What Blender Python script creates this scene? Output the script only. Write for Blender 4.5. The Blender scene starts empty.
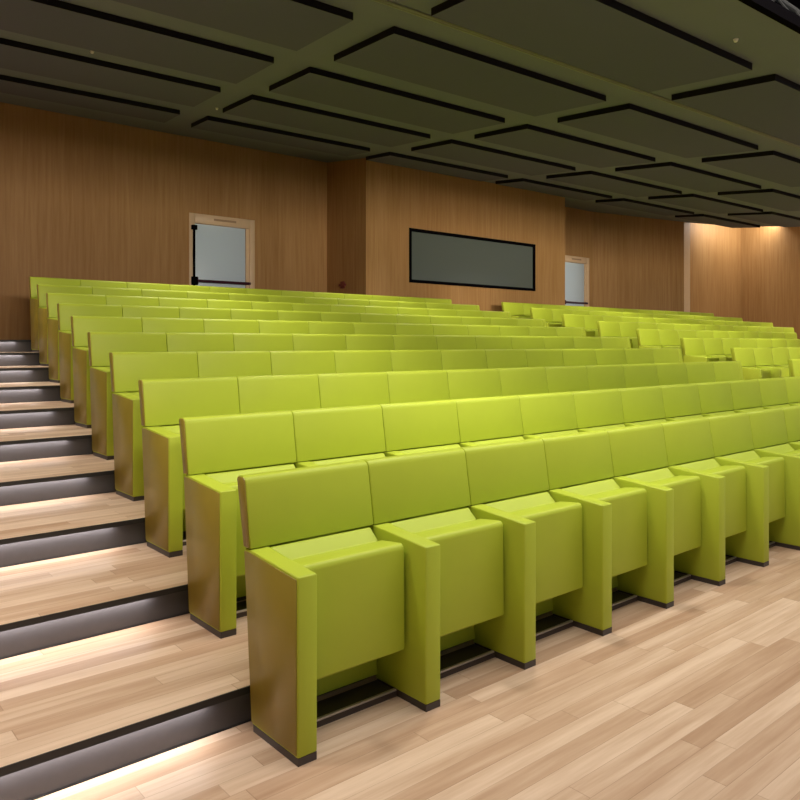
import bpy, bmesh, math
from mathutils import Vector
S = bpy.context.scene
C = S.collection
TH = 0.70347                      # camera heading, turned towards +X from +Y
# world axes: +X along the seat rows, +Y up the rake towards the back wall, Z up
F_PX = 749.55

# ------------------------------------------------------------------ materials
def new_mat(name):
    m = bpy.data.materials.new(name); m.use_nodes = True
    nt = m.node_tree
    return m, nt, nt.nodes['Principled BSDF']

def plain(name, col, rough=0.5, spec=0.5, metal=0.0, noise=0.0, scale=40.0, bump=0.0, coat=0.0):
    m, nt, b = new_mat(name)
    b.inputs['Roughness'].default_value = rough
    b.inputs['Specular IOR Level'].default_value = spec
    b.inputs['Metallic'].default_value = metal
    b.inputs['Coat Weight'].default_value = coat
    tc = nt.nodes.new('ShaderNodeTexCoord')
    nz = nt.nodes.new('ShaderNodeTexNoise'); nz.inputs['Scale'].default_value = scale
    nz.inputs['Detail'].default_value = 3.0
    nt.links.new(tc.outputs['Object'], nz.inputs['Vector'])
    mx = nt.nodes.new('ShaderNodeMix'); mx.data_type = 'RGBA'
    lo = [c * (1 - noise) for c in col]; hi = [min(1, c * (1 + noise)) for c in col]
    mx.inputs[6].default_value = (*lo, 1); mx.inputs[7].default_value = (*hi, 1)
    nt.links.new(nz.outputs['Fac'], mx.inputs[0])
    nt.links.new(mx.outputs[2], b.inputs['Base Color'])
    if bump:
        bp = nt.nodes.new('ShaderNodeBump'); bp.inputs['Strength'].default_value = bump
        bp.inputs['Distance'].default_value = 0.002
        nt.links.new(nz.outputs['Fac'], bp.inputs['Height'])
        nt.links.new(bp.outputs['Normal'], b.inputs['Normal'])
    return m

def emit(name, col, strength):
    m, nt, b = new_mat(name)
    b.inputs['Base Color'].default_value = (0.8, 0.8, 0.8, 1)
    b.inputs['Emission Color'].default_value = (*col, 1)
    b.inputs['Emission Strength'].default_value = strength
    return m

def plank_mat(name):
    """laminate strips running along X with short staves, a colour per stave and a fine grain"""
    m, nt, b = new_mat(name)
    N, L = nt.nodes, nt.links
    def math_(op, a, bb=None):
        n = N.new('ShaderNodeMath'); n.operation = op
        for i, v in enumerate((a, bb)):
            if v is None: continue
            if isinstance(v, (int, float)): n.inputs[i].default_value = v
            else: L.new(v, n.inputs[i])
        return n.outputs[0]
    tc = N.new('ShaderNodeTexCoord')
    sp = N.new('ShaderNodeSeparateXYZ'); L.new(tc.outputs['Object'], sp.inputs[0])
    W, LEN = 0.078, 0.95
    row = math_('FLOOR', math_('DIVIDE', sp.outputs['Y'], W))
    wn = N.new('ShaderNodeTexWhiteNoise'); wn.noise_dimensions = '1D'; L.new(row, wn.inputs['W'])
    xs = math_('ADD', math_('DIVIDE', sp.outputs['X'], LEN), math_('MULTIPLY', wn.outputs['Value'], 7.3))
    stave = math_('FLOOR', xs)
    w2 = N.new('ShaderNodeTexWhiteNoise'); w2.noise_dimensions = '2D'
    cb = N.new('ShaderNodeCombineXYZ'); L.new(row, cb.inputs[0]); L.new(stave, cb.inputs[1])
    L.new(cb.outputs[0], w2.inputs['Vector'])
    gv = N.new('ShaderNodeCombineXYZ')
    L.new(math_('ADD', math_('MULTIPLY', sp.outputs['X'], 1.6), math_('MULTIPLY', w2.outputs['Value'], 37.0)), gv.inputs[0])
    L.new(math_('MULTIPLY', sp.outputs['Y'], 26.0), gv.inputs[1])
    L.new(math_('MULTIPLY', stave, 3.1), gv.inputs[2])
    g = N.new('ShaderNodeTexNoise'); g.inputs['Scale'].default_value = 1.0; g.inputs['Detail'].default_value = 5.0
    g.inputs['Roughness'].default_value = 0.6
    L.new(gv.outputs[0], g.inputs['Vector'])
    fac = math_('ADD', math_('MULTIPLY', w2.outputs['Value'], 0.46), math_('MULTIPLY', g.outputs['Fac'], 0.95))
    cr = N.new('ShaderNodeValToRGB'); e = cr.color_ramp.elements
    e[0].position = 0.34; e[0].color = (0.36, 0.215, 0.130, 1)
    e[1].position = 1.0; e[1].color = (0.64, 0.475, 0.345, 1)
    x = e.new(0.66); x.color = (0.475, 0.318, 0.21, 1)
    L.new(fac, cr.inputs[0])
    fy = math_('FRACT', math_('DIVIDE', sp.outputs['Y'], W)); fx = math_('FRACT', xs)
    jl = math_('MAXIMUM', math_('LESS_THAN', fy, 0.025), math_('LESS_THAN', fx, 0.003))
    dk = N.new('ShaderNodeMix'); dk.data_type = 'RGBA'; dk.blend_type = 'MULTIPLY'
    L.new(math_('MULTIPLY', jl, 0.45), dk.inputs[0]); L.new(cr.outputs[0], dk.inputs[6])
    dk.inputs[7].default_value = (0.35, 0.28, 0.22, 1)
    L.new(dk.outputs[2], b.inputs['Base Color'])
    b.inputs['Roughness'].default_value = 0.42
    b.inputs['Specular IOR Level'].default_value = 0.35
    return m

def veneer_mat(name, c0, c1):
    """vertical-grain wood veneer wall panelling with faint sheet joints"""
    m, nt, b = new_mat(name)
    N, L = nt.nodes, nt.links
    tc = N.new('ShaderNodeTexCoord')
    mp = N.new('ShaderNodeMapping'); mp.inputs['Scale'].default_value = (22, 22, 0.9)
    L.new(tc.outputs['Object'], mp.inputs['Vector'])
    g = N.new('ShaderNodeTexNoise'); g.inputs['Scale'].default_value = 1.0; g.inputs['Detail'].default_value = 6.0
    g.inputs['Roughness'].default_value = 0.62
    L.new(mp.outputs[0], g.inputs['Vector'])
    mp2 = N.new('ShaderNodeMapping'); mp2.inputs['Scale'].default_value = (1.7, 1.7, 0.12)
    L.new(tc.outputs['Object'], mp2.inputs['Vector'])
    g2 = N.new('ShaderNodeTexNoise'); g2.inputs['Scale'].default_value = 1.0
    L.new(mp2.outputs[0], g2.inputs['Vector'])
    ad = N.new('ShaderNodeMath'); ad.operation = 'MULTIPLY_ADD'
    ad.inputs[1].default_value = 0.35; L.new(g2.outputs['Fac'], ad.inputs[0])
    ml = N.new('ShaderNodeMath'); ml.operation = 'MULTIPLY'; ml.inputs[1].default_value = 0.7
    L.new(g.outputs['Fac'], ml.inputs[0]); L.new(ml.outputs[0], ad.inputs[2])
    cr = N.new('ShaderNodeValToRGB'); e = cr.color_ramp.elements
    e[0].position = 0.35; e[0].color = (*c0, 1); e[1].position = 0.72; e[1].color = (*c1, 1)
    L.new(ad.outputs[0], cr.inputs[0])
    L.new(cr.outputs[0], b.inputs['Base Color'])
    b.inputs['Roughness'].default_value = 0.5; b.inputs['Specular IOR Level'].default_value = 0.25
    return m

GREEN = (0.405, 0.482, 0.034)
M = dict(
    green=plain('lime_leatherette', GREEN, 0.5, 0.35, noise=0.04, scale=9, bump=0.05),
    olive=plain('olive_laminate', (0.255, 0.20, 0.028), 0.34, 0.4, noise=0.07, scale=6),
    foot=plain('charcoal_plastic', (0.045, 0.036, 0.034), 0.45),
    plinth=plain('dark_brown_steel', (0.05, 0.033, 0.028), 0.5),
    alu=plain('aluminium_trim', (0.62, 0.52, 0.44), 0.35, metal=0.3),
    nosing=plain('black_nosing', (0.012, 0.011, 0.011), 0.5),
    riser=plain('grey_riser', (0.062, 0.056, 0.057), 0.40, 0.4, noise=0.08, scale=30),
    led=emit('step_light', (1.0, 0.93, 0.86), 1.2),
    floor=plank_mat('laminate_planks'),
    wall=veneer_mat('brown_veneer', (0.30, 0.150, 0.048), (0.44, 0.250, 0.098)),
    slab=plain('dark_ceiling_paint', (0.150, 0.170, 0.185), 0.8, 0.2, noise=0.05, scale=3),
    raft=plain('grey_raft_felt', (0.105, 0.112, 0.145), 0.9, 0.1, noise=0.06, scale=120),
    raft_edge=plain('black_raft_edge', (0.006, 0.0045, 0.005), 0.7, 0.2),
    black=plain('matt_black', (0.004, 0.0035, 0.004), 0.9, 0.0),
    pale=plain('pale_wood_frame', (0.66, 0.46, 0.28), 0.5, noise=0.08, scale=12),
    leaf=plain('pale_grey_door_paint', (0.58, 0.68, 0.76), 0.42, 0.5),
    bar=plain('dark_red_bar', (0.045, 0.007, 0.02), 0.35),
    plate=plain('tan_plate', (0.36, 0.22, 0.12), 0.5),
    glass=plain('dark_booth_glass', (0.10, 0.115, 0.10), 0.16, 0.8),
    red=plain('dark_red_plastic', (0.16, 0.02, 0.02), 0.45),
    white=plain('white_metal', (0.8, 0.8, 0.74), 0.35),
    steel=plain('truss_steel', (0.022, 0.022, 0.02), 0.6, 0.2),
    conduit=plain('painted_conduit', (0.20, 0.22, 0.13), 0.5),
)

# ------------------------------------------------------------------ mesh helpers
def link_mesh(name, me, parent=None, loc=None):
    o = bpy.data.objects.new(name, me); C.objects.link(o)
    if parent: o.parent = parent
    if loc: o.location = loc
    return o

def finish(bm, name, mat, bevel=0.0, segs=2, smooth=True):
    if bevel:
        bmesh.ops.bevel(bm, geom=list(bm.edges), offset=bevel, segments=segs, profile=0.5, affect='EDGES', clamp_overlap=True)
    bmesh.ops.recalc_face_normals(bm, faces=bm.faces)
    me = bpy.data.meshes.new(name); bm.to_mesh(me); bm.free()
    for m in (mat if isinstance(mat, (list, tuple)) else [mat]): me.materials.append(m)
    if smooth and bevel:
        for p in me.polygons: p.use_smooth = True
        me.set_sharp_from_angle(angle=math.radians(50))
    return me

def prism_x(bm, prof, x0, x1):
    """profile [(y, z)...] swept along X"""
    a = [bm.verts.new((x0, y, z)) for y, z in prof]; b = [bm.verts.new((x1, y, z)) for y, z in prof]
    n = len(prof)
    bm.faces.new(a); bm.faces.new(b[::-1])
    for i in range(n): bm.faces.new((a[i], b[i], b[(i + 1) % n], a[(i + 1) % n]))

def box(bm, x0, x1, y0, y1, z0, z1):
    prism_x(bm, [(y0, z0), (y1, z0), (y1, z1), (y0, z1)], x0, x1)

def prism_z(bm, pts, z0, z1):
    """plan outline [(x, y)...]; z0/z1 numbers or callables of (x, y)"""
    f0 = z0 if callable(z0) else (lambda x, y: z0); f1 = z1 if callable(z1) else (lambda x, y: z1)
    a = [bm.verts.new((x, y, f0(x, y))) for x, y in pts]; b = [bm.verts.new((x, y, f1(x, y))) for x, y in pts]
    n = len(pts); bm.faces.new(a[::-1]); bm.faces.new(b)
    for i in range(n): bm.faces.new((a[i], a[(i + 1) % n], b[(i + 1) % n], b[i]))

def box_mesh(name, mat, *dims, bevel=0.0):
    bm = bmesh.new(); box(bm, *dims); return finish(bm, name, mat, bevel)

def tube(bm, pts, r, seg=8):
    pts = [Vector(p) for p in pts]; rings = []
    for i, p in enumerate(pts):
        t = (pts[min(i + 1, len(pts) - 1)] - pts[max(i - 1, 0)]).normalized()
        up = Vector((0, 0, 1)) if abs(t.z) < 0.9 else Vector((1, 0, 0))
        s = t.cross(up).normalized(); w = s.cross(t)
        rings.append([bm.verts.new(p + r * (math.cos(k * 2 * math.pi / seg) * s + math.sin(k * 2 * math.pi / seg) * w)) for k in range(seg)])
    for a, b in zip(rings, rings[1:]):
        for k in range(seg): bm.faces.new((a[k], a[(k + 1) % seg], b[(k + 1) % seg], b[k]))
    bm.faces.new(rings[0][::-1]); bm.faces.new(rings[-1])

def tag(o, label, cat, group=None):
    o['label'] = label; o['category'] = cat
    if group: o['group'] = group
    return o
def struct(o, label=None):
    o['kind'] = 'structure'
    if label: o['label'] = label
    return o

# ------------------------------------------------------------------ seating terraces
DV, DZ, DU = 0.7901, 0.140, 0.11822
XL, XR = -2.4, 20.0
NROW = 10
# front floor (row 0), then ten terraces
bm = bmesh.new(); box(bm, XL, XR, -6.0, 0.375, -0.12, 0.0)
struct(link_mesh('floor', finish(bm, 'floor', M['floor'])), 'pale oak laminate floor in front of the front row')
for r in range(1, NROW + 1):
    y0 = (r - 1) * DV + 0.332; yr = (r - 1) * DV + 0.367
    y1 = (r * DV + 0.375) if r < NROW else 9.0
    z = r * DZ
    bm = bmesh.new(); box(bm, XL, XR, y0 + 0.007, y1, z - 0.010, z)
    t = struct(link_mesh('floor_terrace', finish(bm, 'floor_terrace', M['floor'])))
    bm = bmesh.new(); box(bm, XL, XR, yr, yr + 0.02, z - DZ + 0.0005, z - 0.013)
    link_mesh('riser', finish(bm, 'riser', M['riser']), t)
    bm = bmesh.new(); box(bm, XL, XR, yr - 0.006, yr - 0.0005, z - DZ + 0.0005, z - DZ + 0.004)
    link_mesh('riser_foot_strip', finish(bm, 'riser_foot_strip', M['nosing']), t)
    bm = bmesh.new(); prism_x(bm, [(y0, z - 0.023), (y0, z + 0.0015), (y0 + 0.006, z + 0.0015), (y0 + 0.006, z - 0.0105), (yr, z - 0.0105), (yr, z - 0.0125), (y0 + 0.006, z - 0.0125), (y0 + 0.006, z - 0.023)], XL, XR)
    link_mesh('step_nosing', finish(bm, 'step_nosing', M['nosing']), t)
    xe = (r - 1) * DU - 0.14
    bm = bmesh.new(); box(bm, XL + 0.05, xe, yr - 0.026, yr - 0.014, z - 0.0175, z - 0.0127)
    link_mesh('step_light_strip', finish(bm, 'step_light_strip', M['led']), t)
    la = bpy.data.lights.new('step_light', 'AREA'); la.shape = 'RECTANGLE'
    ln = xe - (XL + 0.05); la.size = ln; la.size_y = 0.012; la.energy = 2.0 * ln; la.color = (1.0, 0.965, 0.98)
    lo = bpy.data.objects.new('step_light', la); C.objects.link(lo)
    lo.location = ((xe + XL + 0.05) / 2, yr - 0.020, z - 0.0185); lo.rotation_euler = (math.radians(-4), 0, 0)

# ------------------------------------------------------------------ folding seats
T = 0.075
PANEL = [(0.0, 0.025), (0.0, 0.606), (0.306, 0.629), (0.352, 0.629), (0.2975, 0.025)]
def seat_meshes(p):
    d = {}
    bm = bmesh.new(); prism_x(bm, PANEL, 0.0, T); d['side_panel'] = finish(bm, 'side_panel', M['green'], 0.006)
    bm = bmesh.new(); prism_x(bm, [(0.006, 0.034), (0.006, 0.598), (0.306, 0.621), (0.345, 0.621), (0.2925, 0.034)], -0.004, 0.0005)
    d['outer_face'] = finish(bm, 'outer_face', M['olive'], 0.0015, 1)
    bm = bmesh.new(); box(bm, 0.002, T - 0.002, 0.001, 0.290, 0.0, 0.0255); d['foot'] = finish(bm, 'foot', M['foot'])
    BACK = [(0.307, 0.632), (0.3525, 0.632), (0.401, 0.868), (0.396, 0.881), (0.367, 0.8825), (0.3555, 0.879), (0.347, 0.871), (0.3425, 0.858)]
    for nm, b0, b1 in (('backrest', 0.0, p),):
        bm = bmesh.new(); prism_x(bm, BACK, b0 + 0.0012, b1 - 0.0012)
        d[nm] = finish(bm, 'backrest', M['green'], 0.005)
    bm = bmesh.new(); prism_x(bm, [(0.311, 0.636), (0.350, 0.636), (0.398, 0.868), (0.392, 0.878), (0.355, 0.878), (0.347, 0.870)], -0.0035, 0.002)
    d['backrest_end_face'] = finish(bm, 'backrest_end_face', M['olive'], 0.0012, 1)
    # folded-up seat: underside shell faces forward, pad wedge behind it
    bm = bmesh.new(); prism_x(bm, [(0.093, 0.205), (0.097, 0.590), (0.110, 0.605), (0.232, 0.592), (0.246, 0.574), (0.215, 0.218), (0.202, 0.203)], T + 0.004, p - 0.018)
    d['seat'] = finish(bm, 'seat', M['green'], 0.011, 3)
    bm = bmesh.new(); prism_x(bm, [(0.247, 0.574), (0.262, 0.580), (0.300, 0.629), (0.318, 0.622), (0.282, 0.30), (0.230, 0.30)], T + 0.004, p - 0.022)
    d['seat_pad'] = finish(bm, 'seat_pad', M['green'], 0.006)
    bm = bmesh.new(); prism_x(bm, [(0.284, 0.045), (0.334, 0.628), (0.350, 0.628), (0.299, 0.045)], T, p)
    d['back_shell'] = finish(bm, 'back_shell', M['green'], 0.003)
    bm = bmesh.new(); box(bm, T, p, 0.166, 0.292, 0.0, 0.020); d['plinth'] = finish(bm, 'plinth', M['plinth'])
    bm = bmesh.new(); box(bm, T, p, 0.168, 0.183, 0.0202, 0.027); d['plinth_trim'] = finish(bm, 'plinth_trim', M['alu'], 0.001, 1)
    bm = bmesh.new(); prism_x(bm, [(y, z) for y, z in PANEL], p, p + T); d['end_panel'] = finish(bm, 'side_panel', M['green'], 0.006)
    bm = bmesh.new(); box(bm, p + 0.002, p + T - 0.002, 0.001, 0.290, 0.0, 0.0255); d['end_foot'] = finish(bm, 'foot', M['foot'])
    bm = bmesh.new(); prism_x(bm, [(0.307, 0.632), (0.3525, 0.632), (0.401, 0.868), (0.396, 0.881), (0.367, 0.8825), (0.3555, 0.879), (0.347, 0.871), (0.3425, 0.858)], p, p + T)
    d['backrest_end'] = finish(bm, 'backrest_end', M['green'], 0.005)
    return d

ORD = 'first second third fourth fifth sixth seventh eighth ninth tenth eleventh twelfth thirteenth fourteenth'.split()
def make_seat(ms, x, r, first, last, back='backrest'):
    t = bpy.data.objects.new('folding_seat', None); C.objects.link(t)
    t.empty_display_size = 0.1
    t.location = (x, r * DV, r * DZ)
    sp = link_mesh('side_panel', ms['side_panel'], t); link_mesh('foot', ms['foot'], sp)
    b = link_mesh('backrest', ms[back], t)
    link_mesh('seat', ms['seat'], t)
    link_mesh('seat_pad', ms['seat_pad'], t); link_mesh('back_shell', ms['back_shell'], t)
    if r < 3:
        p = link_mesh('plinth', ms['plinth'], t); link_mesh('plinth_trim', ms['plinth_trim'], p)
    if first:
        o = link_mesh('outer_face', ms['outer_face'], sp); o['label'] = 'olive brown outer face of the row end panel'
        link_mesh('backrest_end_face', ms['backrest_end_face'], b)
    if last:
        e = link_mesh('side_panel', ms['end_panel'], t); link_mesh('foot', ms['end_foot'], e)
        link_mesh('backrest_end', ms['backrest_end'], b)
    return t

ROWN = ['front', 'second', 'third', 'fourth', 'fifth', 'sixth', 'seventh', 'eighth', 'ninth', 'rear']
for r in range(NROW):
    p = 0.553 if r == 0 else 0.566
    ms = seat_meshes(p) if r < 2 else ms
    n = {0: 10}.get(r, 12)
    for k in range(n):
        x = r * DU + (0.0 if r == 0 else 0.012) + k * p
        s = make_seat(ms, x, r, k == 0, k == 11, 'backrest')
        if k == 0:
            lab = 'lime green folding seat with an olive end panel beside the stairs, %s row' % ROWN[r]
        elif k == 11:
            lab = 'lime green folding seat at the centre aisle end of the near block, %s row' % ROWN[r]
        else:
            lab = 'lime green folding seat, %s from the stairs in the %s row, near block' % (ORD[k], ROWN[r])
        tag(s, lab, 'seat', 'folding seats of the near block, %s row' % ROWN[r])
ms = seat_meshes(0.570)
XMAX = {2: 8.46, 3: 10.33, 4: 12.21, 5: 14.09, 6: 15.96}
for r in range(2, NROW):
    for k in range(14):
        x = 8.234 + r * DU + k * 0.570
        if x > XMAX.get(r, 99) + 0.12: break
        s = make_seat(ms, x, r, False, k == 13)
        if k == 0:
            lab = 'lime green folding seat at the centre aisle end of the far block, %s row' % ROWN[r]
        elif k == 13:
            lab = 'lime green folding seat at the far wall end of the %s row' % ROWN[r]
        else:
            lab = 'lime green folding seat, %s from the centre aisle in the %s row, far block' % (ORD[k], ROWN[r])
        tag(s, lab, 'seat', 'folding seats of the far block, %s row' % ROWN[r])

# ------------------------------------------------------------------ ceiling: raked slab with hung rafts
DTH, SK, ZC, C1, C2 = -0.04555, 0.11338, 4.60, 0.11716, -0.00186
cd, sd = math.cos(DTH), math.sin(DTH)
def uv2xy(U, V):
    a = U + SK * (V - 9.3)
    return (cd * a - sd * V, sd * a + cd * V)
def zc(x, y):
    V = -sd * x + cd * y; U = cd * x + sd * y - SK * (V - 9.3)
    return ZC + C1 * (V - 9.3) + C2 * U
e0 = uv2xy(-3.5, 0.35); e1 = uv2xy(19.4, 0.35)
outline = [e0, e1, (18.05, 7.15), (16.9, 8.06), (14.3, 9.05), (XL, 9.05)]
outline = [(XL, e0[1] + (XL - e0[0]) * (e1[1] - e0[1]) / (e1[0] - e0[0])), (18.05, e1[1]), (18.05, 7.15), (16.9, 8.04), (14.35, 9.0), (XL, 9.0)]
bm = bmesh.new(); prism_z(bm, outline, zc, lambda x, y: zc(x, y) + 0.05)
struct(link_mesh('ceiling', finish(bm, 'ceiling', M['slab'])), 'dark raked ceiling over the seats')
# dark drop edge along the open front of the ceiling
bm = bmesh.new()
xa, ya = outline[0]; xb, yb = outline[1]
prism_z(bm, [(xa, ya - 0.06), (xb, yb - 0.06), (xb, yb), (xa, ya)], lambda x, y: zc(x, y) - 0.02, lambda x, y: zc(x, y) + 0.055)
struct(link_mesh('trim_1', finish(bm, 'trim_1', M['black'])), 'black fascia along the front edge of the ceiling')
bm = bmesh.new(); box(bm, XL, 24.0, -6.0, 9.2, 5.6, 5.7)
struct(link_mesh('ceiling_stage', finish(bm, 'ceiling_stage', M['black'])), 'black void above the stage')

PU, PV, PW, PD, U0, V0 = 2.993, 1.5483, 2.6148, 1.0376, 0.0575, 7.134
JN = ['nearest back wall', 'second from back wall', 'third from back wall', 'fourth from back wall', 'nearest open ceiling edge']
CN = ['over the stairs', 'over near block towards the stairs', 'over near block towards the centre aisle', 'over the centre aisle', 'over the far block', 'beside the far lit wall']
grid = {0: range(0, 6), 1: range(0, 6), 2: range(0, 5), 3: range(0, 4), 4: range(0, 3)}
for j, cols in grid.items():
    for i in cols:
        U = U0 + i * PU; V = V0 - j * PV; dv = PD
        if j == 0: V, dv = 7.24, 0.78
        pts = [uv2xy(U, V), uv2xy(U + PW, V), uv2xy(U + PW, V + dv), uv2xy(U, V + dv)]
        if (i, j) == (5, 0): pts[2] = (pts[2][0] - 0.0, pts[2][1])
        bm = bmesh.new(); prism_z(bm, pts, lambda x, y: zc(x, y) - 0.058, lambda x, y: zc(x, y) - 0.0005)
        bm.faces.ensure_lookup_table()
        me = finish(bm, 'ceiling_raft', [M['raft'], M['raft_edge']])
        for f in me.polygons:
            if abs(f.normal.z) < 0.5: f.material_index = 1
        o = link_mesh('ceiling_raft', me)
        tag(o, 'grey raft %s, %s' % (CN[i], JN[j]), 'ceiling panel', 'rafts hung under the ceiling')

# conduit pair between the two front raft rows, small sprinkler heads
bm = bmesh.new()
for dy in (0.0, 0.035):
    a = uv2xy(0.5, 2.10 + dy); b = uv2xy(17.5, 2.10 + dy)
    tube(bm, [(a[0], a[1], zc(*a) - 0.010), (b[0], b[1], zc(*b) - 0.010)], 0.010)
tag(link_mesh('ceiling_conduit', finish(bm, 'ceiling_conduit', M['conduit'])), 'thin pale green pair of conduits running across the ceiling between rafts', 'conduit')
SPR = [((4.13, 0.56), 'small white sprinkler head beside the open front edge of the ceiling'),
       ((1.07, 5.27), 'small white sprinkler head over the stairs, farther of two from the wall'),
       ((0.80, 5.05), 'small white sprinkler head over the stairs, close to the raft edge'),
       ((2.99, 6.54), 'small white sprinkler head between raft corners near the first door')]
for (x, y), lab in SPR:
    z = zc(x, y); on_raft = False
    bm = bmesh.new(); bmesh.ops.create_cone(bm, cap_ends=True, segments=14, radius1=0.012, radius2=0.02, depth=0.022)
    bmesh.ops.translate(bm, verts=bm.verts, vec=(0, 0, 0))
    o = link_mesh('sprinkler_head', finish(bm, 'sprinkler_head', M['white'], 0.002, 1), None, (x, y, z - 0.0115))
    tag(o, lab, 'sprinkler', 'sprinkler heads in the ceiling')

# lighting truss and its cables in the dark void beyond the ceiling edge
t = bpy.data.objects.new('lighting_truss', None); C.objects.link(t); t.location = (4.7, 0.80, 3.97)
tag(t, 'dark steel lighting truss in the black void beyond the ceiling edge', 'truss')
for k, (dy, dz) in enumerate(((0, 0), (-0.26, 0), (-0.13, 0.24))):
    bm = bmesh.new(); tube(bm, [(-1.6, dy, dz), (1.9, dy, dz)], 0.024, 10); link_mesh('chord', finish(bm, 'chord', M['steel']), t)
bm = bmesh.new()
for i in range(10):
    x = -1.5 + i * 0.34
    tube(bm, [(x, 0, 0), (x + 0.17, -0.13, 0.24)], 0.011, 6); tube(bm, [(x + 0.17, -0.13, 0.24), (x + 0.34, -0.26, 0)], 0.011, 6)
    tube(bm, [(x, 0, 0), (x + 0.34, -0.26, 0)], 0.011, 6)
link_mesh('bracing', finish(bm, 'bracing', M['steel']), t)
for k, (x0, sag) in enumerate(((-1.2, 0.10), (-0.55, 0.16), (0.2, 0.12))):
    bm = bmesh.new()
    tube(bm, [(x0 + 0.08 * i, 0.03, -0.02 - sag * math.sin(math.pi * i / 9)) for i in range(10)], 0.008, 6)
    o = link_mesh('cable', finish(bm, 'cable', M['conduit']), t)
for xx in (-1.4, 1.7):
    bm = bmesh.new(); tube(bm, [(xx, -0.13, 0.24), (xx, -0.13, 1.628)], 0.008, 6); link_mesh('hanger', finish(bm, 'hanger', M['steel']), t)

# ------------------------------------------------------------------ walls
ZT = 5.3
def wall(name, p, q, th, z0=-0.1, z1=ZT, holes=(), label=None, mat=None):
    """wall from plan point p to q, face on that line, thickness th away from the hall; holes = [(s0, s1, z0, z1)]"""
    p, q = Vector((*p, 0)), Vector((*q, 0)); d = (q - p); L = d.length; d.normalize()
    n = Vector((-d.y, d.x, 0))
    bm = bmesh.new()
    def slab(s0, s1, a, b):
        a0 = p + d * s0; a1 = p + d * s1
        prism_z(bm, [(a0.x, a0.y), (a1.x, a1.y), (a1.x + n.x * th, a1.y + n.y * th), (a0.x + n.x * th, a0.y + n.y * th)], a, b)
    s = 0.0
    for (s0, s1, za, zb) in sorted(holes):
        if s0 > s: slab(s, s0, z0, z1)
        if za > z0: slab(s0, s1, z0, za)
        slab(s0, s1, zb, z1); s = s1
    slab(s, L, z0, z1)
    bmesh.ops.remove_doubles(bm, verts=bm.verts, dist=1e-5)
    return struct(link_mesh(name, finish(bm, name, mat or M['wall'])), label)

ZB = 1.40                     # level of the rear floor
D1 = (3.75, 4.90); D2 = (13.05, 14.15); DT = 3.40
wall('wall_back', (XL, 9.0), (6.355, 9.0), 0.15, holes=[(D1[0] - XL, D1[1] - XL, ZB, DT)], label='brown veneer back wall with the first door')
wall('wall_booth_side', (6.355, 9.15), (6.355, 7.984), 0.12, label='side of the projection booth')
WB = (7.305, 10.72, 2.43, 3.385)
wall('wall_booth_front', (6.355, 7.864), (11.707, 7.864), 0.12, holes=[(WB[0] - 6.355, WB[1] - 6.355, WB[2], WB[3])], label='veneer front of the projection booth')
wall('wall_booth_end', (11.707, 7.984), (11.707, 9.15), 0.12)
wall('wall_back_recess', (11.707, 9.0), (14.30, 9.0), 0.15, holes=[(D2[0] - 11.707, D2[1] - 11.707, ZB, DT + 0.06)], label='veneer wall with the second door')
wall('wall_back_angled', (14.30, 9.0), (16.85, 8.0), 0.15, label='angled veneer wall towards the pilaster')
wall('wall_pilaster', (16.85, 8.0), (17.155, 8.0), 0.45, label='narrow wooden pilaster, the light on it painted as a paler colour', mat=M['pale'])  # brightly lit face imitated by the paler door-frame wood
wall('wall_far', (17.155, 8.35), (XR, 8.0), 0.15, label='veneer wall washed by a cove light')
wall('wall_right', (XR, 8.0), (XR, -1.0), 0.15, label='veneer side wall with cove light')
wall('wall_left', (XL, -4.5), (XL, 9.0), 0.15, label='veneer wall beside the stairs')

def door(idx, x0, x1, zt, y, label, rod):
    w = x1 - x0; hgt = zt - ZB
    bm = bmesh.new(); fw = 0.095
    box(bm, 0.0, fw, 0.0, 0.14, 0, hgt); box(bm, w - fw, w, 0.0, 0.14, 0, hgt)
    box(bm, fw, w - fw, 0.0, 0.14, hgt - 0.15, hgt)
    fr = struct(link_mesh('door_%d' % idx, finish(bm, 'door_frame', M['pale'], 0.004, 1), None, (x0, y - 0.012, ZB)), label)
    bm = bmesh.new(); box(bm, fw + 0.002, w - fw - 0.055, 0.05, 0.095, 0.004, hgt - 0.152)
    lf = link_mesh('door_leaf', finish(bm, 'door_leaf', M['leaf'], 0.003, 1), fr); lf['label'] = 'pale grey door leaf'
    bm = bmesh.new(); box(bm, w - fw - 0.053, w - fw - 0.001, 0.03, 0.10, 0.0, hgt - 0.152)
    link_mesh('door_stop', finish(bm, 'door_stop', M['pale']), fr)
    bm = bmesh.new(); box(bm, w * 0.36, w * 0.70, -0.004, 0.001, hgt - 0.085, hgt - 0.052)
    link_mesh('frame_plate', finish(bm, 'frame_plate', M['plate']), fr)
    zb = 0.945
    bm = bmesh.new(); tube(bm, [(fw + 0.0, 0.0, zb), (w - 0.085, 0.0, zb)], 0.023, 10)
    for bx in (fw + 0.02,): box(bm, bx - 0.02, bx + 0.02, -0.03, 0.055, zb - 0.05, zb + 0.05)
    pb = link_mesh('panic_bar', finish(bm, 'panic_bar', M['bar']), lf); pb['label'] = 'dark red push bar'
    if rod:
        bm = bmesh.new(); tube(bm, [(0.07, -0.02, 0.02), (0.07, -0.02, hgt - 0.21)], 0.019, 10)
        box(bm, 0.03, 0.11, -0.05, 0.0, hgt - 0.26, hgt - 0.19); box(bm, 0.03, 0.12, -0.05, 0.0, zb - 0.07, zb + 0.06)
        r_ = link_mesh('locking_rod', finish(bm, 'locking_rod', M['black']), lf); r_['label'] = 'black vertical locking rod'
    return fr
door(1, D1[0], D1[1], DT, 9.0, 'pale framed grey exit door behind the near block of seats', True)
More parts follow.
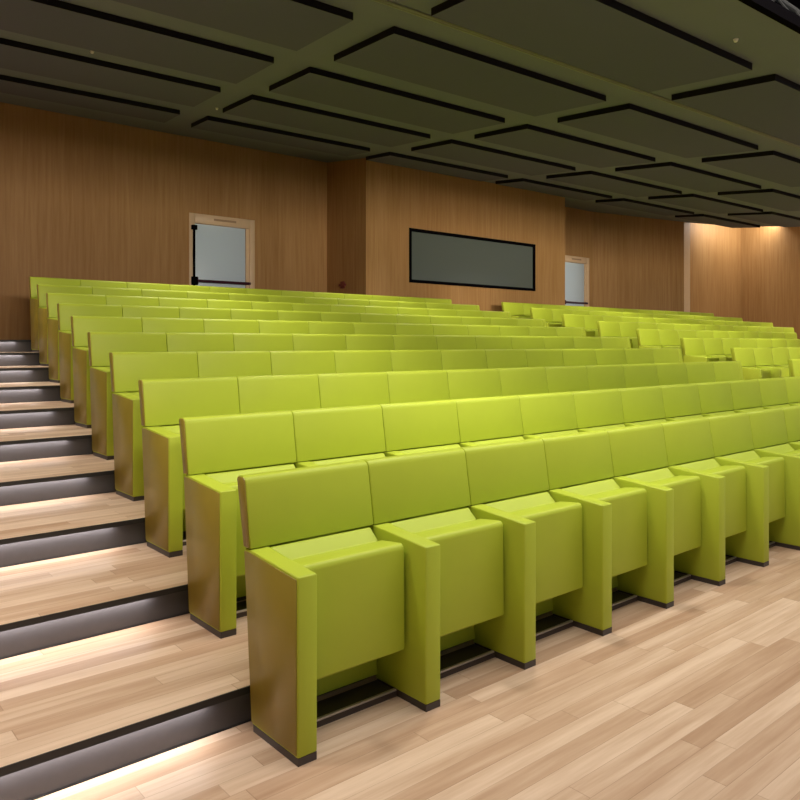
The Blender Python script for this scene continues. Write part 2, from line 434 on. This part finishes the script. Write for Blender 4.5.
door(2, D2[0], D2[1], DT + 0.06, 9.0, 'pale framed grey exit door right of the projection booth', False)

w, h = WB[1] - WB[0], WB[3] - WB[2]
bm = bmesh.new(); f = 0.055
box(bm, 0, w, 0, 0.09, 0, f); box(bm, 0, w, 0, 0.09, h - f, h); box(bm, 0, f, 0, 0.09, f, h - f); box(bm, w - f, w, 0, 0.09, f, h - f)
wn = struct(link_mesh('window_1', finish(bm, 'window_frame', M['black']), None, (WB[0], 7.852, WB[2])), 'wide dark window of the projection booth')
gp = link_mesh('glass_pane', box_mesh('glass_pane', M['glass'], f, w - f, 0.03, 0.045, f, h - f), wn)

# small dark red fitting on the booth side
bm = bmesh.new(); box(bm, -0.03, 0.0, -0.09, 0.09, -0.02, 0.02); box(bm, -0.02, 0.0, -0.05, 0.05, -0.06, 0.06)
tag(link_mesh('wall_handle', finish(bm, 'wall_handle', M['red']), None, (6.3548, 8.516, 2.375)), 'small dark red fitting on the side wall of the projection booth', 'wall fitting')

# ------------------------------------------------------------------ light
def area(name, loc, target, sx, sy, energy, col):
    l = bpy.data.lights.new(name, 'AREA'); l.shape = 'RECTANGLE'; l.size = sx; l.size_y = sy
    l.energy = energy; l.color = col
    o = bpy.data.objects.new(name, l); C.objects.link(o); o.location = loc
    o.rotation_euler = (Vector(target) - Vector(loc)).to_track_quat('-Z', 'Y').to_euler()
    return o
area('stage_wash_light', (4.0, -3.4, 4.4), (6.0, 4.0, 0.6), 10.0, 1.6, 12, (1.0, 0.95, 0.88))
# overhead work lights above the open stage edge
oh = area('stage_overhead_light', (4.3, -1.35, 5.3), (4.3, -1.35, 0.0), 12.0, 1.6, 400, (1.0, 0.95, 0.89))
oh.rotation_euler = (math.radians(3), 0, 0)
# unseen spot lamps added in the raft gaps for light from above
for j in range(0, 6):
    for i in range(0, 7):
        V = 7.134 - j * PV + PD + 0.25; U = U0 + i * PU - 0.19
        x, y = uv2xy(U, V)
        if not (-2.2 < x < 17.8 and 0.5 < y < 7.6) or (y > 7.5 and 5.9 < x < 12.2): continue
        z = zc(x, y)
        l = bpy.data.lights.new('unseen_downlight', 'SPOT'); l.energy = {5: 225, 4: 190, 3: 245, 2: 280}.get(j, 300); l.spot_size = math.radians(92); l.spot_blend = 1.0
        l.shadow_soft_size = 0.16; l.color = (1.0, 0.94, 0.84)
        o = bpy.data.objects.new('unseen_downlight', l); C.objects.link(o); o.location = (x, y, z - 0.02)
# profile spots on the stage side, aimed under the ceiling edge at the rear rows and the back wall
for sx, tx, pw in ((-0.1, 3.2, 66), (6.5, 12.5, 120)):
    o = area('stage_profile_light', (sx, -4.2, 3.35), (tx, 9.0, 3.15), 5.0, 0.5, pw, (1.0, 0.92, 0.80))
    o.data.spread = math.radians(62)
# cove lights hidden above the far edge of the ceiling
area('cove_light', (19.0, 7.3, 4.75), (19.3, 8.2, 3.6), 2.4, 0.12, 42, (1.0, 0.95, 0.86))
area('cove_light', (19.2, 3.6, 4.5), (19.95, 3.6, 3.2), 0.12, 8.0, 170, (1.0, 0.95, 0.86))

W = bpy.data.worlds.new('World'); S.world = W; W.use_nodes = True
W.node_tree.nodes['Background'].inputs['Color'].default_value = (0.88, 0.94, 1.0, 1)
W.node_tree.nodes['Background'].inputs['Strength'].default_value = 0.24

# ------------------------------------------------------------------ camera
cam = bpy.data.cameras.new('Camera'); co = bpy.data.objects.new('Camera', cam); C.objects.link(co)
co.location = (-1.3003, -2.0373, 1.3536); co.rotation_euler = (math.radians(90), 0, -TH)
cam.sensor_width = 36.0; cam.lens = F_PX / 800 * 36.0; cam.shift_y = -(400 - 343.9) / 800
cam.clip_start = 0.05; cam.clip_end = 200
S.camera = co
S.view_settings.view_transform = 'Standard'; S.view_settings.look = 'None'
S.view_settings.exposure = 0.16; S.view_settings.gamma = 1.0; S.view_settings.use_curve_mapping = False
S.cycles.use_denoising = True
